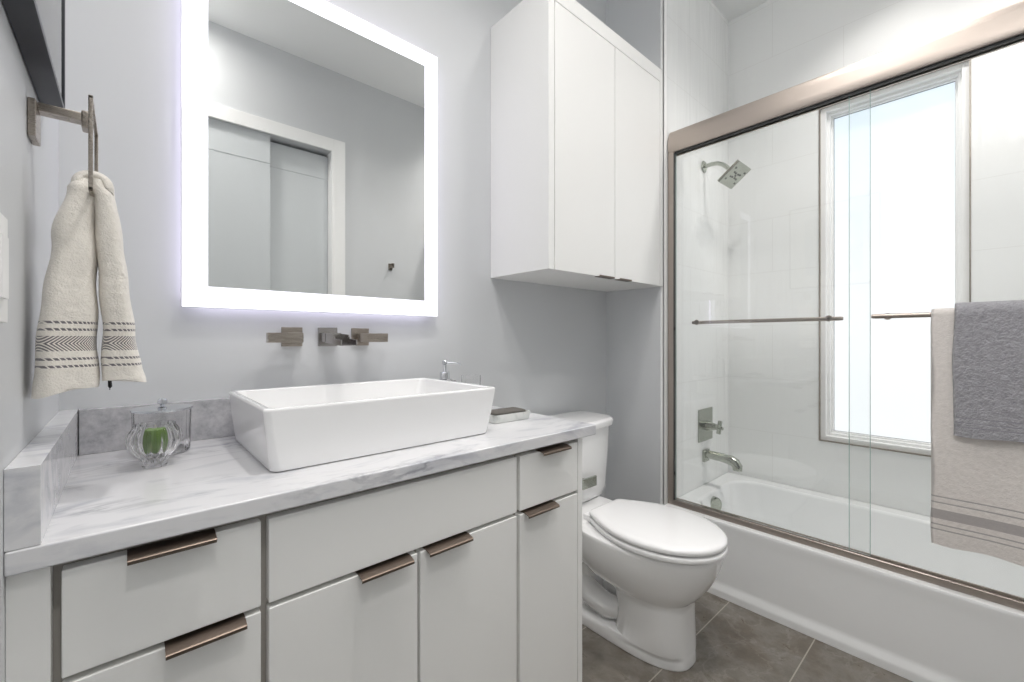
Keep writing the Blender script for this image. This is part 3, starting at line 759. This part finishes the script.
# bath towel and grey hand towel over the outer bar
M['bath'] = terry('bath_towel_terry', srgb(234, 228, 223), srgb(158, 152, 152),
    [(.5845, .5885, 'solid'), (.5670, .5710, 'solid'), (.5210, .5490, 'solid'), (.5020, .5060, 'solid'), (.4870, .4910, 'solid')], .45, 500)
M['grey'] = terry('grey_terry', srgb(168, 167, 172), srgb(146, 145, 152), [(.800, .8035, 'solid'), (.8125, .8155, 'solid'), (.826, .829, 'solid')], 1.0, 200, .62, 1.30)
BXR, BZR = 1.918, 1.127
def hung(name, y0, y1, zf, zb, r0, th, m, label, seed, amp):
    rnd = random.Random(seed); ny = 60
    path = []  # (dx, z) centre line: front bottom -> over the bar -> back bottom
    nf = 44
    for i in range(nf): path.append((-r0, zf+(BZR-zf)*i/nf, 1-i/nf))
    for k in range(13):
        a = PI-PI*k/12; path.append((r0*math.cos(a), BZR+r0*math.sin(a), 0))
    nb = 24
    for i in range(1, nb+1): path.append((r0, BZR-(BZR-zb)*i/nb, 0))
    def offs(y, k, sag):
        s_ = (y-y1)/(y0-y1)
        return -amp*sag*(math.sin(s_*9+seed)*.6+math.sin(s_*21+seed*2)*.25)
    rings = []; uv = []
    for j in range(ny+1):
        y = y1+(y0-y1)*j/ny; edge = min(j, ny-j)/ny
        outer = []; inner = []
        for i, (dx_, z, sag) in enumerate(path):
            if i == 0: d = Vector((path[1][0]-dx_, path[1][1]-z))
            elif i == len(path)-1: d = Vector((dx_-path[-2][0], z-path[-2][1]))
            else: d = Vector((path[i+1][0]-path[i-1][0], path[i+1][1]-path[i-1][1]))
            d.normalize(); nrm = Vector((-d.y, d.x))
            tt = th*(.55 if j in (0, ny) else 1); x = BXR+dx_+offs(y, i, sag)
            zz = z+(.003*math.sin(y*40+seed) if i == 0 else 0)
            yy = y+.0025*math.sin(z*22+seed)*(1 if edge < .02 else 0)
            outer.append((Vector((x+nrm.x*tt/2, yy, zz+nrm.y*tt/2)), (y, z if dx_ <= 0 else 1.3)))
            inner.append((Vector((x-nrm.x*tt/2, yy, zz-nrm.y*tt/2)), (y, z if dx_ <= 0 else 1.3)))
        full = outer+inner[::-1]; rings.append([p for p, _ in full]); uv += [u for _, u in full]
    bm = bmesh.new(); loft(bm, rings); o = finish(bm, name, m, None, angle=80); uvset(o, lambda i: uv[i] if i < len(uv) else (0, 0))
    return o
o = hung('bath_towel', -1.68, -1.180, .445, .62, .0135, .0100, M['bath'], '', 3, .004)
tag(o, 'large cream bath towel with grey stripes hanging on the shower door bar', 'towel')
o = hung('folded_towel', -1.55, -1.226, .775, .86, .0265, .0130, M['grey'], '', 5, .003)
tag(o, 'smaller plush grey towel draped over the cream bath towel', 'towel')

# ============================================================ SHOWER FITTINGS
def SY(d): return YS-d
t = thing('shower_head', 'square brushed nickel shower head on a bent arm at the end wall', 'shower head', (2.31, YS, 1.935))
bm = bmesh.new(); loft(bm, [circ((2.31, SY(.0006), 1.935), .030, 28, 'y'), circ((2.31, SY(.004), 1.935), .030, 28, 'y'), circ((2.31, SY(.012), 1.935), .018, 28, 'y')])
finish(bm, 'flange', M['tubmetal'], t)
bm = bmesh.new(); pts = [(2.31, SY(.004), 1.935), (2.31, SY(.04), 1.937), (2.31, SY(.07), 1.933), (2.31, SY(.095), 1.920), (2.31, SY(.115), 1.900), (2.31, SY(.128), 1.884)]
tube(bm, pts, .010, 16); finish(bm, 'shower_arm', M['tubmetal'], t)
rotm = Matrix.Rotation(math.radians(-38), 3, 'X')
hc = Vector((2.31, SY(.150), 1.852)); ax = rotm @ Vector((0, 0, 1))
bm = BX(hc.x-.075, hc.x+.075, hc.y-.060, hc.y+.060, hc.z-.008, hc.z+.008, bev=.003, rot=rotm)
box(bm, hc.x-.04, hc.x+.04, hc.y-.034, hc.y+.034, hc.z+.008, hc.z+.020, bev=.004, rot=rotm, about=hc)
tube(bm, [pts[-1], hc+ax*.018], [.012, .014], 14)
finish(bm, 'spray_head', M['tubmetal'], t)
bm = bmesh.new()
for i, j in ((-2, -1), (-1.2, -.4), (0, 0), (.5, .35), (-.5, .35), (.5, -.35), (-.5, -.35), (1.2, .4), (2, 1), (-2, 1), (2, -1), (-1.2, .4), (1.2, -.4)):
    c = hc+rotm @ Vector((i*.026, j*.030, -.0085)); box(bm, c.x-.004, c.x+.004, c.y-.004, c.y+.004, c.z-.0015, c.z+.0015, rot=rotm)
finish(bm, 'nozzles', M['gasket'], t)

t = thing('shower_valve', 'square nickel shower valve plate with a cross handle on the end wall', 'shower valve', (2.324, YS, .612))
finish(BX(2.245, 2.403, SY(.007), SY(.0006), .530, .695, bev=.002), 'valve_plate', M['tubmetal'], t)
bm = bmesh.new(); loft(bm, [circ((2.335, SY(.007), .605), .026, 24, 'y'), circ((2.335, SY(.03), .605), .022, 24, 'y'), circ((2.335, SY(.055), .605), .014, 24, 'y'), circ((2.335, SY(.075), .605), .014, 24, 'y')])
for a in (20, 110): 
    r_ = Matrix.Rotation(math.radians(a), 3, 'Y'); box(bm, 2.335-.034, 2.335+.034, SY(.078), SY(.060), .605-.0075, .605+.0075, bev=.003, rot=r_)
finish(bm, 'cross_handle', M['tubmetal'], t)

t = thing('tub_spout', 'curved nickel tub filler spout above the overflow plate', 'tub spout', (2.32, YS, .455))
finish(BX(2.294, 2.350, SY(.014), SY(.0006), .425, .485, bev=.002), 'spout_flange', M['tubmetal'], t)
bm = bmesh.new()
pp = [(2.322, SY(.010), .462), (2.322, SY(.05), .461), (2.322, SY(.10), .459), (2.322, SY(.13), .455), (2.322, SY(.150), .445), (2.322, SY(.160), .430), (2.322, SY(.160), .412)]
tube(bm, pp, [.021, .021, .022, .024, .024, .023, .021], 18, up=Vector((1, 0, 0))); 
finish(bm, 'spout_body', M['tubmetal'], t)
bm = bmesh.new(); tube(bm, [(2.322, SY(.160), .412), (2.322, SY(.160), .409)], .011, 14); finish(bm, 'spout_outlet', M['gasket'], t)
